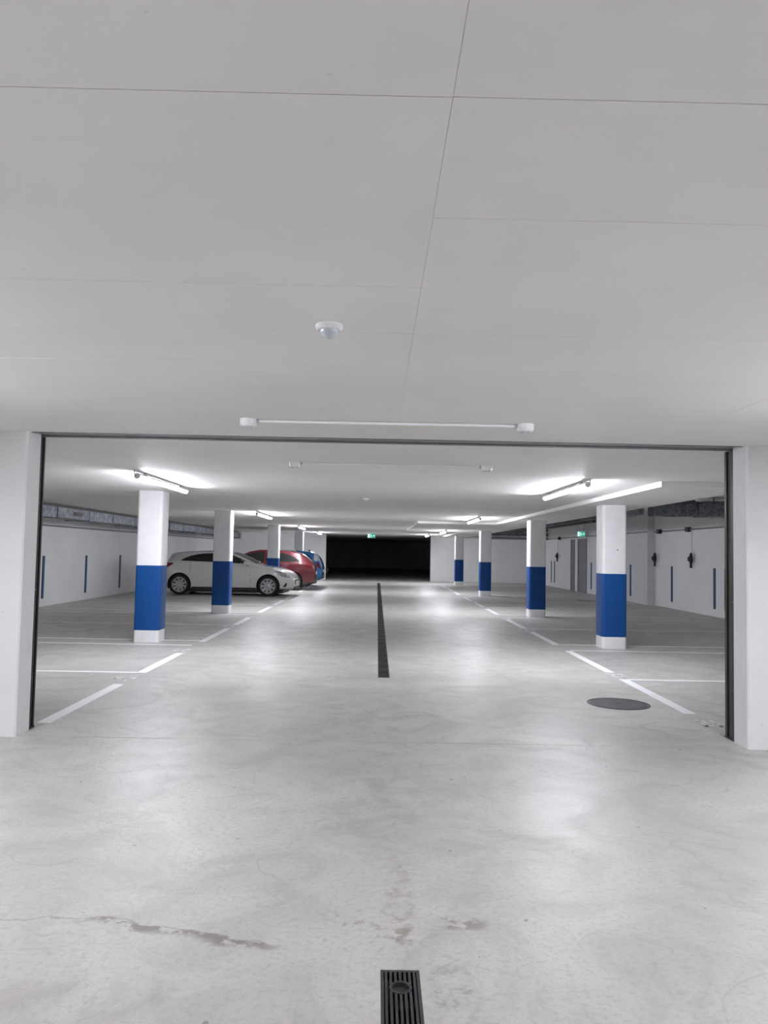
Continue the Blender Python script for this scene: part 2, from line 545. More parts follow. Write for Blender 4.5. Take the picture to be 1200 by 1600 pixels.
proto = make_lamp()
for i, (x, y, lab) in enumerate(lamps):
    o = proto if i == 0 else copy_tree(proto)
    o.location = (x, y, (HB if (i == 6) else H)+.001)
    tag(o, lab, 'lamp', 'tube lamps on the ceiling')

# ------------------------------------------------------------------ ceiling conduits and sensors
def conduit(label, x0, x1, y, dy):
    t = thing('ceiling_conduit', label, 'conduit', ((x0+x1)/2, y, H))
    h = (x1-x0)/2
    MB().tube([(-h+.06, 0, -.013), (0, dy*.5, -.013), (h-.06, dy, -.013)], .011, 8).build('pipe', 'white', t, 50)
    for sx, yy in ((-h, 0), (h, dy)):
        bx = MB().lathe([(.058, 0), (.058, -.028), (.050, -.05), (.03, -.054)], (sx, yy, 0), 'z', 18).build('junction_box', 'white', t, 40)
        for a in (-.022, .022):
            MB().lathe([(.013, -.050), (.013, -.060)], (sx+a, yy-.012, 0), 'z', 8).build('plug_cap', 'cap', bx, 40)
        s = 1 if sx < 0 else -1
        MB().lathe([(.016, 0), (.016, .03)], (sx+s*.045-(0 if s > 0 else .03)+.0, yy, -.013), 'x', 8).build('socket', 'cap', bx, 40)
    return t
conduit('white conduit between two round boxes on the ceiling before the piers', -.89, .99, 5.19, -.01)
conduit('white conduit between two round boxes on the ceiling just past the piers', -.84, 1.08, 7.67, 0)

def sensor(label, x, y):
    t = thing('motion_sensor', label, 'sensor', (x, y, H+.002))
    MB().lathe([(.052, 0), (.054, -.012), (.046, -.022)], (0, 0, 0), 'z', 28).build('base_ring', 'white', t, 40)
    pr = [(.036*math.cos(a), -.020-.036*math.sin(a)) for a in [k*math.pi/2/7 for k in range(7)]]
    MB().lathe(pr+[(.001, -.056)], (0, 0, 0), 'z', 24).build('dome_lens', 'lens', t, 60)
sensor('white domed motion sensor on the ceiling before the piers', -.205, 2.98)
sensor('small white motion sensor on the ceiling over the long drain grating', -.2, 12.73)

# ------------------------------------------------------------------ drain channels
def grate_mesh(L, ring):
    wd = DX1-DX0
    fr = MB()
    fr.box(0, .011, 0, L, -.028, 0).box(wd-.011, wd, 0, L, -.028, 0).box(.011, wd-.011, L-.010, L, -.028, -.001).box(.011, wd-.011, 0, .010, -.028, -.001)
    bars = []
    nb = 7
    pitch = (wd-.022)/nb
    for k in range(nb):
        x = .011+pitch*(k+.5)
        bb = MB()
        if ring and abs(x-wd/2) < .036:
            g = math.sqrt(.038**2-(x-wd/2)**2)
            bb.box(x-.0042, x+.0042, .010, L-.105-g, -.024, -.001).box(x-.0042, x+.0042, L-.105+g, L-.010, -.024, -.001)
        else:
            bb.box(x-.0042, x+.0042, .010, L-.010, -.024, -.001)
        bars.append(bb)
    return fr, bars
DW = DX1-DX0
def drain(label, y0, y1, near):
    t = thing('drain_channel', label, 'drain', (DX0, y0, 0))
    L = y1-y0
    MB().box(0, DW, 0, L, -.148, -.135).build('trough', 'black', t)
    seg = .5
    n = int(round(L/seg))
    seg = L/n
    me = None
    for k in range(n):
        yy = (n-1-k)*seg
        if near and k < 1:
            fr, bars = grate_mesh(seg-.002, True)
            g = fr.build('grating', 'iron', t, loc=(0, yy, 0))
            for bb in bars:
                bb.build('bar', 'iron', g)
            rg = MB().lathe([(.038, -.02), (.038, 0), (.030, 0), (.030, -.02)], (DW/2, seg-.107, 0), 'z', 24, cap=False).build('lock_ring', 'iron', g, 40)
            MB().lathe([(.0295, -.014), (.0295, -.010), (.012, -.008)], (DW/2, seg-.107, 0), 'z', 18).build('lock_plug', 'black', g, 40)
        else:
            if me is None:
                fr, bars = grate_mesh(seg-.002, False)
                for bb in bars:
                    fr.add(bb.v, bb.f)
                me = fr.mesh('grating', 'iron')
            link('grating', me, t, (0, yy, 0))
    return t
drain('short black slotted drain grating with a round lock ring in the cracked floor', .26, 2.76, True)
drain('long dark drain grating running down the middle of the lane', 9.01, 36.6, False)
t = thing('floor_grate', 'dark slot drain across the empty bay on the manhole side', 'drain', (6.55, 25.05, 0))
MB().box(0, 1.1, 0, .14, .0, .004).build('frame', 'iron', t)
for k in range(22):
    MB().box(.02+k*.049, .05+k*.049, .015, .125, .004, .007).build('bar', 'black', t)

# ------------------------------------------------------------------ manhole
t = thing('manhole_cover', 'round dark cast iron manhole cover beside the white bay line', 'manhole', (2.412, 7.675, 0))
R0 = .302
MB().lathe([(R0, -.01), (R0, .004), (R0-.022, .004), (R0-.022, -.01)], (0, 0, 0), 'z', 48, cap=False).build('rim', 'iron', t, 40)
MB().lathe([(R0-.026, -.01), (R0-.026, .002)], (0, 0, 0), 'z', 48).build('lid', 'iron', t, 40)
kb = MB()
pt = .026
for i in range(-11, 12):
    for j in range(-11, 12):
        x, y = i*pt, j*pt
        if math.hypot(x, y) < R0-.045 and math.hypot(x, y) > .03:
            kb.box(x-.009, x+.009, y-.009, y+.009, .002, .006)
kn = kb.build('tread_knobs', 'ironworn', t)
kn['kind'] = 'stuff'
MB().lathe([(.022, .002), (.022, .005), (.010, .005)], (0, 0, 0), 'z', 16).build('lifting_eye', 'black', t, 40)

# ------------------------------------------------------------------ painted bay lines (parts of the floor)
PT = .002
def line(x0, x1, y0, y1, mat='paint'):
    MB().box(x0, x1, y0, y1, 0, PT).build('painted_line', mat, f_main)
def digits(x, y, face, seed):
    rnd = random.Random(seed)                # worn stencil strokes of a bay number, too faint to read
    for k in range(2):
        bx = x+(k*.13)
        for q in range(3):
            if rnd.random() < .8:
                a = y+q*.11
                MB().box(bx, bx+.075, a, a+.035, 0, PT).build('worn_number_stroke', 'thin', f_main)
        for q in range(2):
            if rnd.random() < .6:
                a = y+q*.11
                e = rnd.choice((0, .055))
                MB().box(bx+e, bx+e+.028, a, a+.14, 0, PT).build('worn_number_stroke', 'thin', f_main)
LW = .11
XLl, XLr = -2.71, 2.95
# parked car side
segsL = [(6.42, 8.28), (9.05, 10.80), (12.15, 14.30), (14.95, 16.6), (18.0, 20.0), (20.6, 22.6), (23.2, 25.2), (27.3, 29.4), (30.0, 32.0), (32.6, 34.2)]
for a, c in segsL:
    line(XLl-LW/2, XLl+LW/2, a, c)
for y in (9.07, 11.70, 12.30, 14.92, 17.3, 18.0, 20.62, 23.25, 25.9, 27.3, 30.0, 32.6):
    line(-7.7, XLl-LW/2, y-.035, y+.035, 'paint' if y < 13 else 'thin')
for k, y in enumerate((8.48, 10.98, 14.45, 16.75, 20.1)):
    digits(XLl-.16, y, 1, 20+k)
# manhole side
segsR = [(7.24, 8.22), (8.235, 9.20), (9.72, 11.84), (12.6, 14.6), (15.3, 17.4), (18.7, 20.6), (21.3, 23.2), (23.9, 25.8), (27.5, 29.5), (30.1, 32.1), (32.7, 34.7)]
for a, c in segsR:
    line(XLr-LW/2, XLr+LW/2, a, c)
for y in (9.19, 11.90, 12.65, 15.28, 17.85, 18.7, 21.3, 23.9, 26.4, 27.5, 30.1, 32.7, 35.3):
    line(XLr+LW/2, 8.1, y-.035, y+.035, 'paint' if y < 13 else 'thin')
for k, y in enumerate((6.72, 9.36, 14.75, 17.5)):
    digits(XLr-.08, y, -1, 40+k)

# ------------------------------------------------------------------ blue strips on the side walls
def wall_strip(x, y, side):
    s = 1 if side == 'left' else -1
    xx = sorted((0, s*.02))
    o = MB().box(xx[0], xx[1], -.05, .05, 0, 1.02)
    o = o.build('wall_strip', 'strip', loc=(x, y, .19))
    if side == 'left':
        tag(o, 'narrow upright blue strip on the wall below the sheet metal duct', 'strip', 'blue strips on the wall behind the cars')
    elif y < 23.5:
        tag(o, 'narrow upright blue strip on the smooth wall near hanging cables', 'strip', 'blue strips on the smooth wall')
    elif y < 31:
        tag(o, 'narrow upright blue strip on the painted brick wall', 'strip', 'blue strips on the brick wall')
    else:
        tag(o, 'narrow upright blue strip on the wall beyond the grey door', 'strip', 'blue strips beyond the door')
for y in (18.58, 21.30, 24.1, 27.9):
    wall_strip(XL, y, 'left')
for y in (18.72, 19.34, 22.15):
    wall_strip(XR, y, 'right')
for y in (25.1, 29.7, 35.85, 36.5):
    wall_strip(8.28, y, 'right')

# ------------------------------------------------------------------ left sheet metal duct
DXL = -6.72
t = thing('ventilation_duct', 'galvanised rectangular duct under the ceiling above the parked cars', 'duct', (DXL, 6.6, 2.05))
cuts = [0, 2.0, 4.0, 6.0, 8.0, 9.6, 11.4, 13.0, 14.8, 16.5, 18.3, 20.1, 21.9, 23.7, 25.5, 27.3, 29.1, 30.8]
for k in range(len(cuts)-1):
    o = (k % 3)*.006
    MB().box(-.55, o, cuts[k]+.006, cuts[k+1]-.006, (k % 2)*.012, .225).build('duct_section', 'galv', t)
    MB().box(-.57, .025, cuts[k+1]-.018, cuts[k+1]+.018, -.012, .235).build('flange', 'galv', t)
MB().box(-.5, -.004, 0, 30.8, .225, .285).build('gap_shadow_strip', 'black', t)  # black strip standing in for the shadow in the gap above the duct
vg = MB().box(.004, .02, 10.45, 10.95, .075, .165).build('vent_grille', 'cable', t)
for k in range(3):
    MB().box(.02, .026, 10.47, 10.93, .085+k*.027, .095+k*.027).build('louvre', 'black', vg)
MB().box(-.6, .06, 30.8, 31.2, -.06, .24).build('end_box', 'greysteel', t)

# flat cable on both side walls
tag(MB().box(XL, XL+.022, 6.3, 39.9, 1.93, 1.965).build('wall_cable', 'cable'), 'thin grey cable run along the wall below the duct', 'cable')
tag(MB().box(XR-.02, XR, 6.3, 23.55, 2.215, 2.25).build('wall_cable', 'cable'), 'thin grey cable run along the smooth wall with charging plugs', 'cable')
tag(MB().box(8.26, 8.28, 23.56, 39.9, 2.215, 2.25).build('wall_cable', 'cable'), 'thin grey cable run along the brick wall and past the door', 'cable')

# ------------------------------------------------------------------ hanging charging plugs
def charger(x, y, label, dy):
    t = thing('charging_cable', label, 'cable', (x, y, 2.23))
    b = MB()
    b.loft([[(-a, q, z) for q, z in rrect(.20, .13, .04, 3)] for a in (.0, .10)])
    bx = b.build('tap_box', 'black', t, 40)
    MB().lathe([(.018, 0), (.018, .05)], (-.05, .1 if dy > 0 else -.15, 0), 'y', 8).build('gland', 'black', bx, 40)
    e = .15 if dy > 0 else -.15
    pts = [(-.05, e*.9, 0), (-.05, e*1.4, -.01), (-.05, e*1.75, -.06), (-.05, e*1.8, -.16), (-.05, e*1.8, -.65)]
    MB().tube(pts, .010, 8).build('cord', 'cablew', t, 60)
    pr = [(.012, 0), (.026, -.02), (.046, -.08), (.054, -.16), (.050, -.24), (.036, -.29), (.030, -.33), (.034, -.335), (.034, -.40), (.028, -.41)]
    MB().lathe(pr, (-.075, e*1.8, -.63), 'z', 14).build('plug_body', 'black', t, 40)
    MB().box(-.16, -.13, e*1.8-.02, e*1.8+.02, -.86, -.74).build('trigger', 'black', t)
    return t
charger(XR-.02, 23.0, 'black plug hanging on a cable beside the wall step', .15)
charger(XR-.02, 20.85, 'black plug hanging on a cable between two blue strips', -.15)
charger(8.26, 34.7, 'black plug hanging on a cable beyond the grey door', .15)

# ------------------------------------------------------------------ doors and exit signs on the right
d = MB().box(8.255, 8.28, 30.35, 31.62, 0, 2.15).build('door_1', 'doorgrey')
struct(d, 'grey steel door in the wall under the exit sign')
for y in (30.35, 31.55):
    MB().box(8.235, 8.256, y, y+.07, 0, 2.15).build('door_frame', 'greysteel', d)
MB().box(8.235, 8.256, 30.42, 31.55, 2.08, 2.15).build('door_frame', 'greysteel', d)
MB().tube([(8.256, 30.55, 1.05), (8.20, 30.55, 1.05), (8.20, 30.68, 1.05)], .011, 8).build('door_handle', 'chrome', d, 50)
d = MB().box(8.255, 8.28, 32.2, 32.75, 0, 2.15).build('door_2', 'doorgrey')
struct(d, 'narrow grey steel panel beside the door')
MB().box(8.235, 8.256, 32.2, 32.25, 0, 2.15).build('door_frame', 'greysteel', d)
MB().box(8.235, 8.256, 32.70, 32.75, 0, 2.15).build('door_frame', 'greysteel', d)

def exit_sign(label, loc, rz, hang, sc=1.0):
    t = thing('exit_sign', label, 'sign', loc, rz)
    W, Hh = .36*sc, .20*sc
    MB().box(-W/2-.01, W/2+.01, -.02, .02, -Hh-.01, 0.01).build('housing', 'white', t)
    MB().box(-W/2, W/2, -.0225, -.0205, -Hh, 0).build('face', 'sign', t)
    for x in (-W*.3, W*.3):
        MB().box(x-.006, x+.006, -.006, .006, .01, hang).build('bracket', 'cap', t)
    def poly(pts):
        vs = [(a*sc, -.0240, c*sc) for a, c in pts]+[(a*sc, -.0226, c*sc) for a, c in pts]
        n = len(pts)
        MB().add(vs, [tuple(range(n)), tuple(reversed(range(n, 2*n)))]+[(i, (i+1) % n, n+(i+1) % n, n+i) for i in range(n)]).build('pictogram', 'signw', t)
    poly([(-.165, -.185), (-.075, -.185), (-.075, -.015), (-.165, -.015)])                      # door
    poly([(-.035+.016*math.cos(a), -.04+.016*math.sin(a)) for a in [k*math.pi/4 for k in range(8)]])   # head
    poly([(-.045, -.06), (-.015, -.06), (-.005, -.11), (-.035, -.115)])                          # trunk
    poly([(-.035, -.11), (-.005, -.11), (-.03, -.18), (-.05, -.175)])                            # leg
    poly([(-.02, -.105), (.0, -.11), (.04, -.145), (.03, -.16)])                                 # leg
    poly([(-.015, -.062), (.03, -.09), (.025, -.10), (-.02, -.08)])                              # arm
    poly([(.06, -.09), (.12, -.09), (.12, -.06), (.165, -.10), (.12, -.14), (.12, -.11), (.06, -.11)])  # arrow
    return t
exit_sign('small green exit sign hanging above the dark opening', (-.27, 34.7, H-.05), 0, .052, .95)
exit_sign('small green exit sign on a bracket beside the grey door', (8.02, 30.2, 2.42), math.radians(-52), .48, 1.0)

# ------------------------------------------------------------------ ducts over the right bays
def rduct(name, label, rings, mat, flanges=()):
    t = thing(name, label, 'duct', rings[0])
    return t
t = thing('ventilation_duct', 'dark foil wrapped duct running across from the smooth wall', 'duct', (6.0, 18.0, 2.43))
def xring(x, y0, z0, d, h, jit):
    rnd = random.Random(int(x*97))
    pts = rrect(d, h, min(d, h)*.28, 4)
    return [(x, y0+a+rnd.uniform(-jit, jit), z0+h/2+c+rnd.uniform(-jit, jit)) for a, c in pts]
sec = MB()
sec.loft([xring(.5+.09*k, .25, .0+.01*(k % 2), .42, .26+.012*k, .014) for k in range(12)])
sec.build('duct_section', 'foil', t, 35)
sec = MB()
sec.loft([xring(1.56+.09*k, .25, .0, .45, .36+.004*k, .016) for k in range(11)])
sec.build('duct_section', 'foil', t, 35)
sec = MB().loft([xring(x, .25, .03, .36, .26, 0) for x in (1.44, 1.62)])
sec.build('sleeve', 'galv', t, 35)
MB().loft([[(x, y+.25, .14+.0+z) for x, z in rrect(.5, .25, .04, 3)] for y in (-.25, .45)]).build('elbow', 'galv', t, 35)
for x in (.9, 2.0):
    MB().box(x-.012, x+.012, .238, .262, .28, HR-2.43).build('hanger', 'greysteel', t)
t = thing('ventilation_duct', 'grey sheet metal duct running deep above the manhole side bays', 'duct', (6.05, 18.72, 2.45))
yy = 0.0
k = 0
while yy < 16.5:
    MB().box(-.28, .28, yy+.01, yy+1.58, 0.0+.012*(k % 2), .24).build('duct_section', 'galv' if k < 2 else 'foil', t)
    MB().box(-.30, .30, yy+1.565, yy+1.605, -.02, .255).build('flange', 'greysteel', t)
    MB().box(-.29, -.27, yy+.8, yy+.82, .24, HR-2.45).build('hanger', 'greysteel', t)
    yy += 1.6
    k += 1
tag(MB().tube([(5.35, 9.5, 2.52), (5.35, 36.9, 2.52)], .055, 12).build('pipe', 'cable', smooth=50), 'dark grey pipe running deep beside the dropped ceiling band', 'pipe')
t = thing('hung_pipe', 'thin black pipe on hangers beside the sheet metal duct', 'pipe', (5.64, 20.0, 2.36))
MB().tube([(0, 0, 0), (0, 16.9, 0)], .035, 10).build('pipe', 'black', t, 50)
for k in range(6):
    MB().box(-.01, .01, .5+k*3.1, .53+k*3.1, .03, HR-2.36).build('hanger', 'greysteel', t)
t = thing('pipe_rack', 'grey pipes on hangers crossing above the far bays', 'pipe', (7.0, 37.2, 2.25))
for q, (z, r, m) in enumerate(((0, .06, 'greysteel'), (.2, .09, 'foil'), (.42, .07, 'cable'))):
    MB().tube([(-1.9, q*.12, z), (1.28, q*.12, z)], r, 12).build('pipe', m, t, 50)
for x in (-1.6, -1.1, -.6, -.1, .4, .9):
    MB().box(x-.015, x+.015, .1, .13, -.06, HR-2.25).build('hanger', 'greysteel', t)

# ------------------------------------------------------------------ cars
def interp(xs, ys, x):
    if x <= xs[0]:
        return ys[0]
    for i in range(len(xs)-1):
        if x <= xs[i+1]:
            f = (x-xs[i])/(xs[i+1]-xs[i])
            return ys[i]+(ys[i+1]-ys[i])*f
    return ys[-1]

class Car:
    def __init__(s, prof, half):
        s.xs = [p[0] for p in prof]
        s.cols = list(zip(*prof))
        s.half = half
    def val(s, c, x):
        # smoothed profile
        t = 0
        for d, wgt in ((-.05, 1), (-.025, 2), (0, 3), (.025, 2), (.05, 1)):
            t += wgt*interp(s.xs, s.cols[c], x+d)
        return t/9
    def section(s, x):
        zt, zb, wf, wr, z0 = (s.val(i, x) for i in (1, 2, 3, 4, 5))
        w = s.half*wf
        wr = s.half*wr
        zb = min(zb, zt-.045)
        re = zt-min(.07, (zt-zb)*.6)
        zm = z0+(zb-z0)*.55
        return [(0, z0), (w*.80, z0), (w*.94, z0+.05), (w*.975, z0+(zm-z0)*.45), (w, zm), (w*.995, zm+(zb-zm)*.45), (w*.975, zb-(zb-zm)*.18), (w*.945, zb),
                (w*.945+(wr-w*.945)*.5+.008, zb+(re-zb)*.5), (wr, re), (wr*.93, re+(zt-re)*.62), (wr*.62, re+(zt-re)*.92), (wr*.3, zt-.002), (0, zt)]
    def W(s, x, z):
        p = s.section(x)[1:10]
        for i in range(len(p)-1):
            if z <= p[i+1][1]:
                d = p[i+1][1]-p[i][1]
                f = 0 if d < 1e-6 else max(0, (z-p[i][1])/d)
                return p[i][0]+(p[i+1][0]-p[i][0])*f
        return p[-1][0]
    def body(s, n=70):
        x0, x1 = s.xs[0], s.xs[-1]
        st = []
        for k in range(n+1):
            f = k/n
            f = f-.10*math.sin(2*math.pi*f)*.9
            st.append(x0+(x1-x0)*f)
        rings = []
        for x in st:
            h = s.section(x)
            rings.append([(x, y, z) for y, z in h]+[(x, -y, z) for y, z in reversed(h[1:-1])])
        return MB().loft(rings)
    def side(s, rows, sg, eps=.006, k=4, thick=.0):
        m = MB()
        n = k+1
        vs, fs = [], []
        for x, lo, hi in rows:
            for q in range(n):
                z = lo+(hi-lo)*q/k
                vs.append((x, sg*(s.W(x, z)+eps), z))
        base = len(vs)
        for x, lo, hi in rows:
            for q in range(n):
                z = lo+(hi-lo)*q/k
                vs.append((x, sg*(s.W(x, z)-.02), z))
        R = len(rows)
        for i in range(R-1):
            for q in range(k):
                fs.append((i*n+q, i*n+q+1, (i+1)*n+q+1, (i+1)*n+q))
                fs.append((base+i*n+q, base+(i+1)*n+q, base+(i+1)*n+q+1, base+i*n+q+1))
            fs.append((i*n, (i+1)*n, base+(i+1)*n, base+i*n))
            fs.append((i*n+k, base+i*n+k, base+(i+1)*n+k, (i+1)*n+k))
        for q in range(k):
            fs.append((q, base+q, base+q+1, q+1))
            e = (R-1)*n
            fs.append((e+q, e+q+1, base+e+q+1, base+e+q))
        return m.add(vs, fs)
    def top(s, xa, xb, frac=.92, eps=.006, n=10):
        vs, fs = [], []
        idx = None
        for k in range(n+1):
            x = xa+(xb-xa)*k/n
            p = [(y*frac if y > 0 else y, z) for y, z in s.section(x)[9:]]
            row = [(-y, z) for y, z in p]+[(y, z) for y, z in reversed(p[:-1])]
            idx = len(row)
            vs += [(x, y, z+eps) for y, z in row]
        base = len(vs)
        vs += [(x, y, z-.03) for x, y, z in vs]
        for k in range(n):
            for q in range(idx-1):
                a = k*idx+q
                fs.append((a, a+1, a+idx+1, a+idx))
                fs.append((base+a, base+a+idx, base+a+idx+1, base+a+1))
            a = k*idx
            fs.append((a, a+idx, base+a+idx, base+a))
            a = k*idx+idx-1
            fs.append((a, base+a, base+a+idx, a+idx))
        for q in range(idx-1):
            fs.append((q, base+q, base+q+1, q+1))
            e = n*idx+q
            fs.append((e, e+1, base+e+1, base+e))
        return MB().add(vs, fs)

def bool_cut(o, cutters):
    for c in cutters:
        md = o.modifiers.new('cut', 'BOOLEAN')
        md.operation = 'DIFFERENCE'
        md.solver = 'EXACT'
        md.object = c
    bpy.context.view_layer.update()
    dg = bpy.context.evaluated_depsgraph_get()
    me = bpy.data.meshes.new_from_object(o.evaluated_get(dg))
    o.modifiers.clear()
    o.data = me
    for c in cutters:
        bpy.data.objects.remove(c)
    me.shade_smooth()
    me.set_sharp_from_angle(angle=math.radians(38))

def wheel(car, x, yo, sg, r, rim, nsp):
    # yo: outer face of the tyre
    t = MB().lathe([(rim+.012, -.20), (r-.03, -.20), (r-.006, -.185), (r, -.16), (r, -.04), (r-.006, -.015), (r-.03, 0), (rim+.012, -.004), (rim, -.02)], (0, 0, 0), 'y', 40, cap=False)
    o = t.build('tyre', 'rubber', car, 40)
    MB().lathe([(rim, -.08), (rim, -.02), (rim+.012, -.003), (rim-.006, -.004), (rim-.02, -.03), (rim-.03, -.09)], (0, 0, 0), 'y', 40, cap=False).build('rim', 'chrome', o, 40)
    MB().lathe([(rim, -.10), (rim, -.085)], (0, 0, 0), 'y', 30).build('brake_disc', 'trim', o, 40)
    sp = MB()
    for k in range(nsp):
        a = 2*math.pi*k/nsp
        ca, sa = math.cos(a), math.sin(a)
        def P(u, v, d):
            return (u*ca-v*sa, d, u*sa+v*ca)
        w0, w1 = rim*.15, rim*.16
        vs = [P(.04, -w0, -.03), P(.04, w0, -.03), P(rim-.005, w1, -.022), P(rim-.005, -w1, -.022), P(.04, -w0, -.06), P(.04, w0, -.06), P(rim-.005, w1, -.06), P(rim-.005, -w1, -.06)]
        sp.add(vs, [(0, 1, 2, 3), (7, 6, 5, 4), (0, 4, 5, 1), (1, 5, 6, 2), (2, 6, 7, 3), (3, 7, 4, 0)])
    sp.build('spokes', 'chrome', o)
    MB().lathe([(.075, -.07), (.075, -.03), (.05, -.02), (.01, -.018)], (0, 0, 0), 'y', 20).build('hub', 'chrome', o, 40)
    o.location = (x, sg*yo, r)
    if sg < 0:
        o.rotation_euler = (0, 0, math.pi)
    return o

def make_car(name, label, loc, rz, prof, half, paint, wf, wrr, rw, side_win, shield, rearwin, lamps, rim=.235, nsp=8, doors=(), mirror_x=.55, handles=(), fin=None, roof=None, spoiler=True):
    c = Car(prof, half)
    t = thing(name, label, 'car', loc, rz)
    bo = c.body().build('body', paint, t, 38)
    cut = []
    for x in (wf, wrr):
        for sg in (-1, 1):
            y0, y1 = sorted((sg*(half-.27), sg*(half+.2)))
            cm = MB().lathe([(rw+.045, y0), (rw+.045, y1)], (x, 0, rw+.005), 'y', 40).mesh('cutter', 'trim')
            co = link('cutter', cm, t)
            cut.append(co)
    bpy.context.view_layer.update()
    bool_cut(bo, cut)
    for x in (wf, wrr):
        for sg in (-1, 1):
            prf = [(rw+.043, -.26), (rw+.043, -.015), (rw+.030, -.015), (rw+.030, -.25), (.02, -.25)]
            o = MB().lathe(prf, (0, 0, 0), 'y', 32, cap=False)
            o.v = [v for v in o.v]
            lo = o.build('wheel_arch_liner', 'trim', t, 40)
            # keep only the part above the sill
            bm = bmesh.new()
            bm.from_mesh(lo.data)
            bmesh.ops.delete(bm, geom=[f for f in bm.faces if f.calc_center_median().z < -.13], context='FACES')
            bm.to_mesh(lo.data)
            bm.free()
            lo.location = (x, sg*half, rw+.005)
            if sg < 0:
                lo.rotation_euler = (0, 0, math.pi)
            wheel(t, x, half-.025, sg, rw, rim, nsp)
    for sg in (-1, 1):
        for rows in side_win:
            c.side(rows, sg, .005, 5).build('side_window', 'glass', t, 30)
        for kind, rows in lamps:
            c.side(rows, sg, .008, 4).build(kind, 'lampglass' if kind == 'headlight' else ('tail' if kind == 'tail_light' else ('carwhite' if kind == 'pillar_panel' else 'trim')), t, 30)
        for rows in doors:
            c.side(rows, sg, .002, 4).build('door_seam', 'trim', t)
        for hx, hz in handles:
            y = c.W(hx, hz)
            MB().box(hx-.10, hx+.10, *sorted((sg*(y-.01), sg*(y+.03))), hz-.014, hz+.014).build('door_handle', paint, t)
        x0, x1 = wrr+rw+.06, wf-rw-.06
        zl = c.val(5, 0)
        c.side([(x0+(x1-x0)*k/8, zl+.03, zl+.085) for k in range(9)], sg, .012, 2).build('sill_trim', 'trim', t, 30)
        # mirror
        zb = c.val(2, mirror_x)
        y = c.W(mirror_x, zb-.005)
        mm = MB()
        rings = []
        for q, (sx, sc) in enumerate(((.10, .35), (.06, .85), (0, 1), (-.05, .95))):
            rings.append([(mirror_x+sx, sg*(y+.13+a*sc), zb+.055+b_*sc) for a, b_ in rrect(.20, .125, .04, 3)])
        mo = mm.loft(rings).build('wing_mirror', paint, t, 40)
        MB().box(mirror_x-.02, mirror_x+.06, *sorted((sg*(y-.04), sg*(y+.09))), zb-.01, zb+.025).build('mirror_foot', 'trim', mo)
    MB().box(wrr-.35, wf+.45, -half*.72, half*.72, .10, .24).build('underbody_shade', 'trim', t)  # dark underside panel, added to deepen the shade beneath the car
    c.top(*shield).build('windscreen', 'glass', t, 30)
    c.top(*rearwin).build('rear_window', 'glass', t, 30)
    xf = c.xs[-1]
    hw = c.section(xf)[4][0]
    zt = c.section(xf)[-1][1]
    z0 = c.val(5, xf)
    MB().box(xf-.05, xf+.014, -hw*.62, hw*.62, zt-.20, zt-.05).build('grille', 'trim', t)
    MB().box(xf-.05, xf+.022, -hw*.85, hw*.85, z0-.02, z0+.07).build('bumper_lip', 'trim', t)
    MB().box(xf-.02, xf+.024, -.26, .26, z0+.14, z0+.24).build('number_plate', 'white', t)
    xr = c.xs[0]
    hw = c.section(xr)[4][0]
    z0 = c.val(5, xr)
    MB().box(xr-.014, xr+.05, -hw*.85, hw*.85, z0-.02, z0+.16).build('bumper_lip', 'trim', t)
    MB().box(xr-.02, xr+.02, -.26, .26, z0+.24, z0+.35).build('number_plate', 'white', t)
    if fin:
        fx = fin
        z = c.section(fx)[-1][1]
        MB().loft([[(fx+a*(1-q)-.05*q, b_*(1-q*.6), z-.01+.075*q) for a, b_ in rrect(.16, .05, .02, 3)] for q in (0, .5, .85)]).build('roof_fin', 'trim', t, 40)
    if roof:
        c.top(roof[0], roof[1], .99, .004, 14).build('roof_panel', roof[2], t, 30)
    return t, c

# --- white hatchback, nose to the lane
#        x     ztop  zbelt  w     wroof  z0
P_white = [(-2.10, .70, .62, .82, .62, .34), (-2.08, .92, .80, .88, .67, .28), (-2.04, 1.02, .93, .92, .69, .25), (-1.96, 1.15, 1.00, .95, .68, .23),
           (-1.87, 1.30, 1.045, .97, .67, .22), (-1.80, 1.325, 1.05, .98, .67, .22), (-1.4, 1.365, 1.045, 1.0, .68, .20), (-.9, 1.40, 1.03, 1.0, .69, .18), (-.35, 1.405, 1.01, 1.0, .69, .18),
           (.05, 1.37, .995, 1.0, .69, .18), (.45, 1.22, .975, 1.0, .71, .18), (.80, 1.04, .955, 1.0, .75, .18), (1.0, .965, .90, 1.0, .80, .18),
           (1.45, .90, .84, .985, .80, .20), (1.72, .83, .77, .94, .78, .21), (1.90, .745, .68, .87, .72, .21), (2.00, .66, .60, .78, .64, .22), (2.05, .55, .48, .68, .56, .25)]
def arcrow(pts, lo):
    return [(x, l, h) for (x, h), l in zip(pts, lo)]
win_rear = [(-1.52, 1.075, 1.085), (-1.40, 1.07, 1.16), (-1.22, 1.065, 1.235), (-1.0, 1.06, 1.285), (-.75, 1.055, 1.31), (-.42, 1.045, 1.325)]
win_front = [(-.36, 1.045, 1.325), (-.1, 1.04, 1.31), (.1, 1.03, 1.265), (.3, 1.02, 1.19), (.5, 1.01, 1.10), (.62, 1.005, 1.04)]
seams = [[(x-.004, .30, 1.0), (x+.004, .30, 1.0)] for x in (.72, -.39)]+[[(-1.20, .72, 1.04), (-1.192, .72, 1.04)]]
lampsW = [('headlight', [(1.46, .755, .765), (1.56, .685, .80), (1.68, .635, .785), (1.80, .605, .745), (1.92, .59, .69)]),
          ('tail_light', [(-2.07, .74, .86), (-2.0, .79, .96), (-1.88, .88, 1.0), (-1.74, .96, .995)]),
          ('fog_vent', [(1.74, .30, .325), (1.82, .31, .43), (1.85, .36, .44)])]
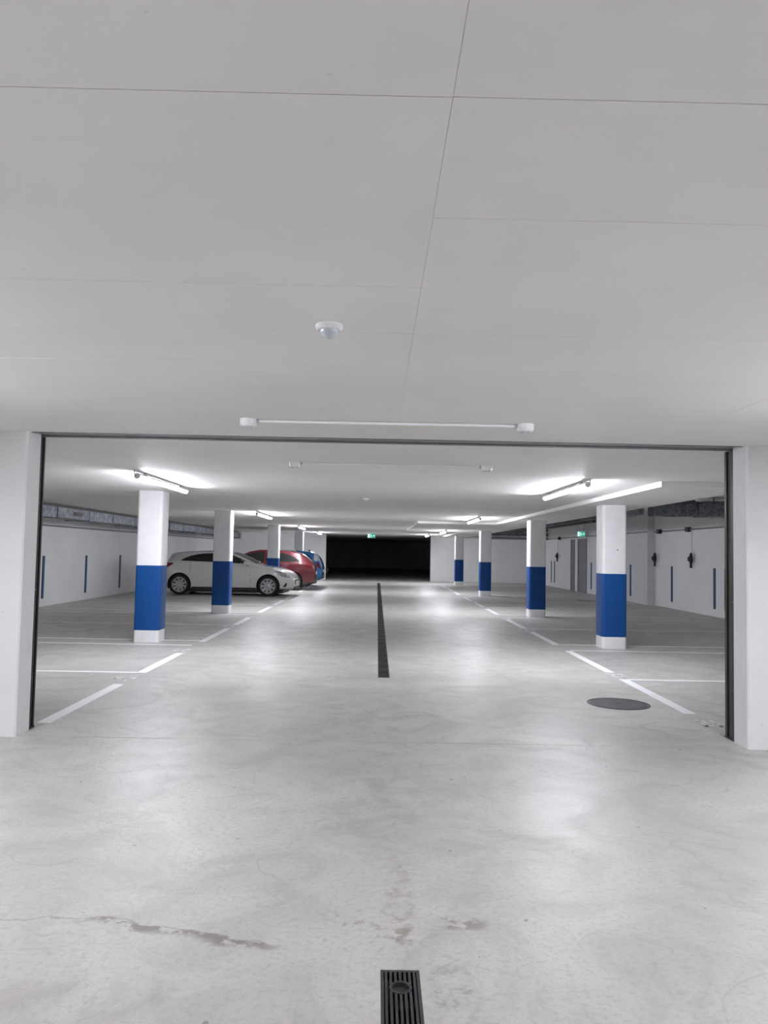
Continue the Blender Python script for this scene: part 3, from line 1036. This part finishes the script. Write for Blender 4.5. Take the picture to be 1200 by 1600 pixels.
white, cw = make_car('hatchback_car', 'white hatchback parked with its nose to the lane', (-4.63, 25.12, 0), math.radians(-2.2), P_white, .89, 'carwhite', 1.27, -1.53, .325,
                     [win_rear, win_front], (.12, .86, .93), (-2.03, -1.87, .9), lampsW, .225, 9, seams, .58, [(-1.02, .93), (-.18, .91)])
# --- red hatchback, tail to the lane
P_red = [(-2.15, .74, .68, .84, .62, .36), (-2.12, .93, .85, .90, .68, .28), (-2.03, 1.05, .95, .95, .70, .25), (-1.86, 1.20, 1.00, .98, .70, .24), (-1.62, 1.355, 1.02, 1.0, .70, .23),
         (-1.25, 1.445, 1.01, 1.0, .71, .21), (-.6, 1.485, 1.0, 1.0, .71, .19), (-.1, 1.475, .985, 1.0, .71, .19), (.3, 1.40, .97, 1.0, .71, .19), (.75, 1.19, .955, 1.0, .74, .19),
         (1.08, 1.02, .94, 1.0, .80, .19), (1.5, .95, .88, .98, .82, .2), (1.85, .86, .78, .93, .78, .21), (2.05, .76, .68, .86, .72, .22), (2.15, .62, .55, .74, .62, .24)]
wr1 = [(-1.60, 1.06, 1.075), (-1.45, 1.05, 1.17), (-1.25, 1.045, 1.27), (-1.0, 1.04, 1.34), (-.6, 1.03, 1.385), (-.35, 1.025, 1.39)]
wr2 = [(-.28, 1.02, 1.39), (.0, 1.015, 1.375), (.25, 1.01, 1.32), (.5, 1.0, 1.22), (.75, .99, 1.09), (.85, .985, 1.03)]
lampsR = [('headlight', [(1.55, .77, .78), (1.70, .70, .82), (1.9, .66, .77), (2.05, .63, .70)]),
          ('tail_light', [(-2.10, .76, .90), (-2.02, .80, .97), (-1.90, .86, 1.0), (-1.80, .92, .98)]),]
make_car('hatchback_car', 'dark red hatchback parked tail to the lane behind the white car', (-4.43, 29.15, 0), math.pi+math.radians(1), P_red, .90, 'carred', 1.30, -1.35, .325,
         [wr1, wr2], (.33, 1.1, .93), (-2.0, -1.66, .9), lampsR, .24, 7, [[(.78, .32, .96), (.788, .32, .96)], [(-.32, .32, 1.0), (-.312, .32, 1.0)]], .66, [(-.9, .92), (-.1, .9)], fin=-1.3)
# --- small blue car with a white roof
P_blue = [(-1.78, .80, .72, .84, .62, .36), (-1.75, .98, .88, .90, .68, .30), (-1.66, 1.16, .96, .94, .70, .27), (-1.50, 1.34, .99, .97, .72, .25), (-1.25, 1.44, .99, 1.0, .73, .24),
          (-.7, 1.49, .98, 1.0, .73, .22), (-.1, 1.48, .97, 1.0, .73, .22), (.3, 1.40, .95, 1.0, .73, .22), (.75, 1.16, .94, 1.0, .76, .22), (1.0, 1.03, .92, 1.0, .80, .22),
          (1.35, .95, .86, .97, .82, .23), (1.6, .85, .76, .91, .78, .24), (1.74, .72, .64, .80, .70, .25), (1.79, .60, .54, .72, .62, .27)]
wb1 = [(-1.40, 1.05, 1.06), (-1.25, 1.04, 1.25), (-1.0, 1.03, 1.35), (-.6, 1.02, 1.39), (-.3, 1.01, 1.395)]
wb2 = [(-.23, 1.01, 1.395), (.05, 1.005, 1.38), (.3, 1.0, 1.31), (.55, .99, 1.20), (.78, .975, 1.06)]
lampsB = [('headlight', [(1.25, .76, .77), (1.4, .70, .82), (1.55, .66, .77), (1.66, .63, .70)]),
          ('tail_light', [(-1.73, .70, .92), (-1.65, .74, 1.0), (-1.55, .85, 1.0)]),
          ('pillar_panel', [(-1.66, 1.03, 1.10), (-1.55, 1.03, 1.26), (-1.43, 1.07, 1.34)])]
make_car('small_car', 'small blue car with a white roof, tail to the lane', (-4.02, 32.4, 0), math.pi, P_blue, .82, 'carblue', 1.12, -1.12, .30,
         [wb1, wb2], (.34, 1.0, .93), (-1.73, -1.62, .9), lampsB, .21, 7, [[(.72, .34, .95), (.728, .34, .95)], [(-.27, .34, .98), (-.262, .34, .98)]], .6, [(-.1, .9)], fin=-1.15, roof=(-1.60, .22, 'carwhite'))
# --- car in the unlit section
make_car('hatchback_car', 'dark grey car in the unlit section past the end wall', (-4.75, 42.6, 0), 0, P_white, .89, 'cargrey', 1.27, -1.53, .325,
         [win_rear, win_front], (.12, .86, .93), (-2.03, -1.87, .9), lampsW, .225, 9, seams, .58, [(-1.02, .93), (-.18, .91)])
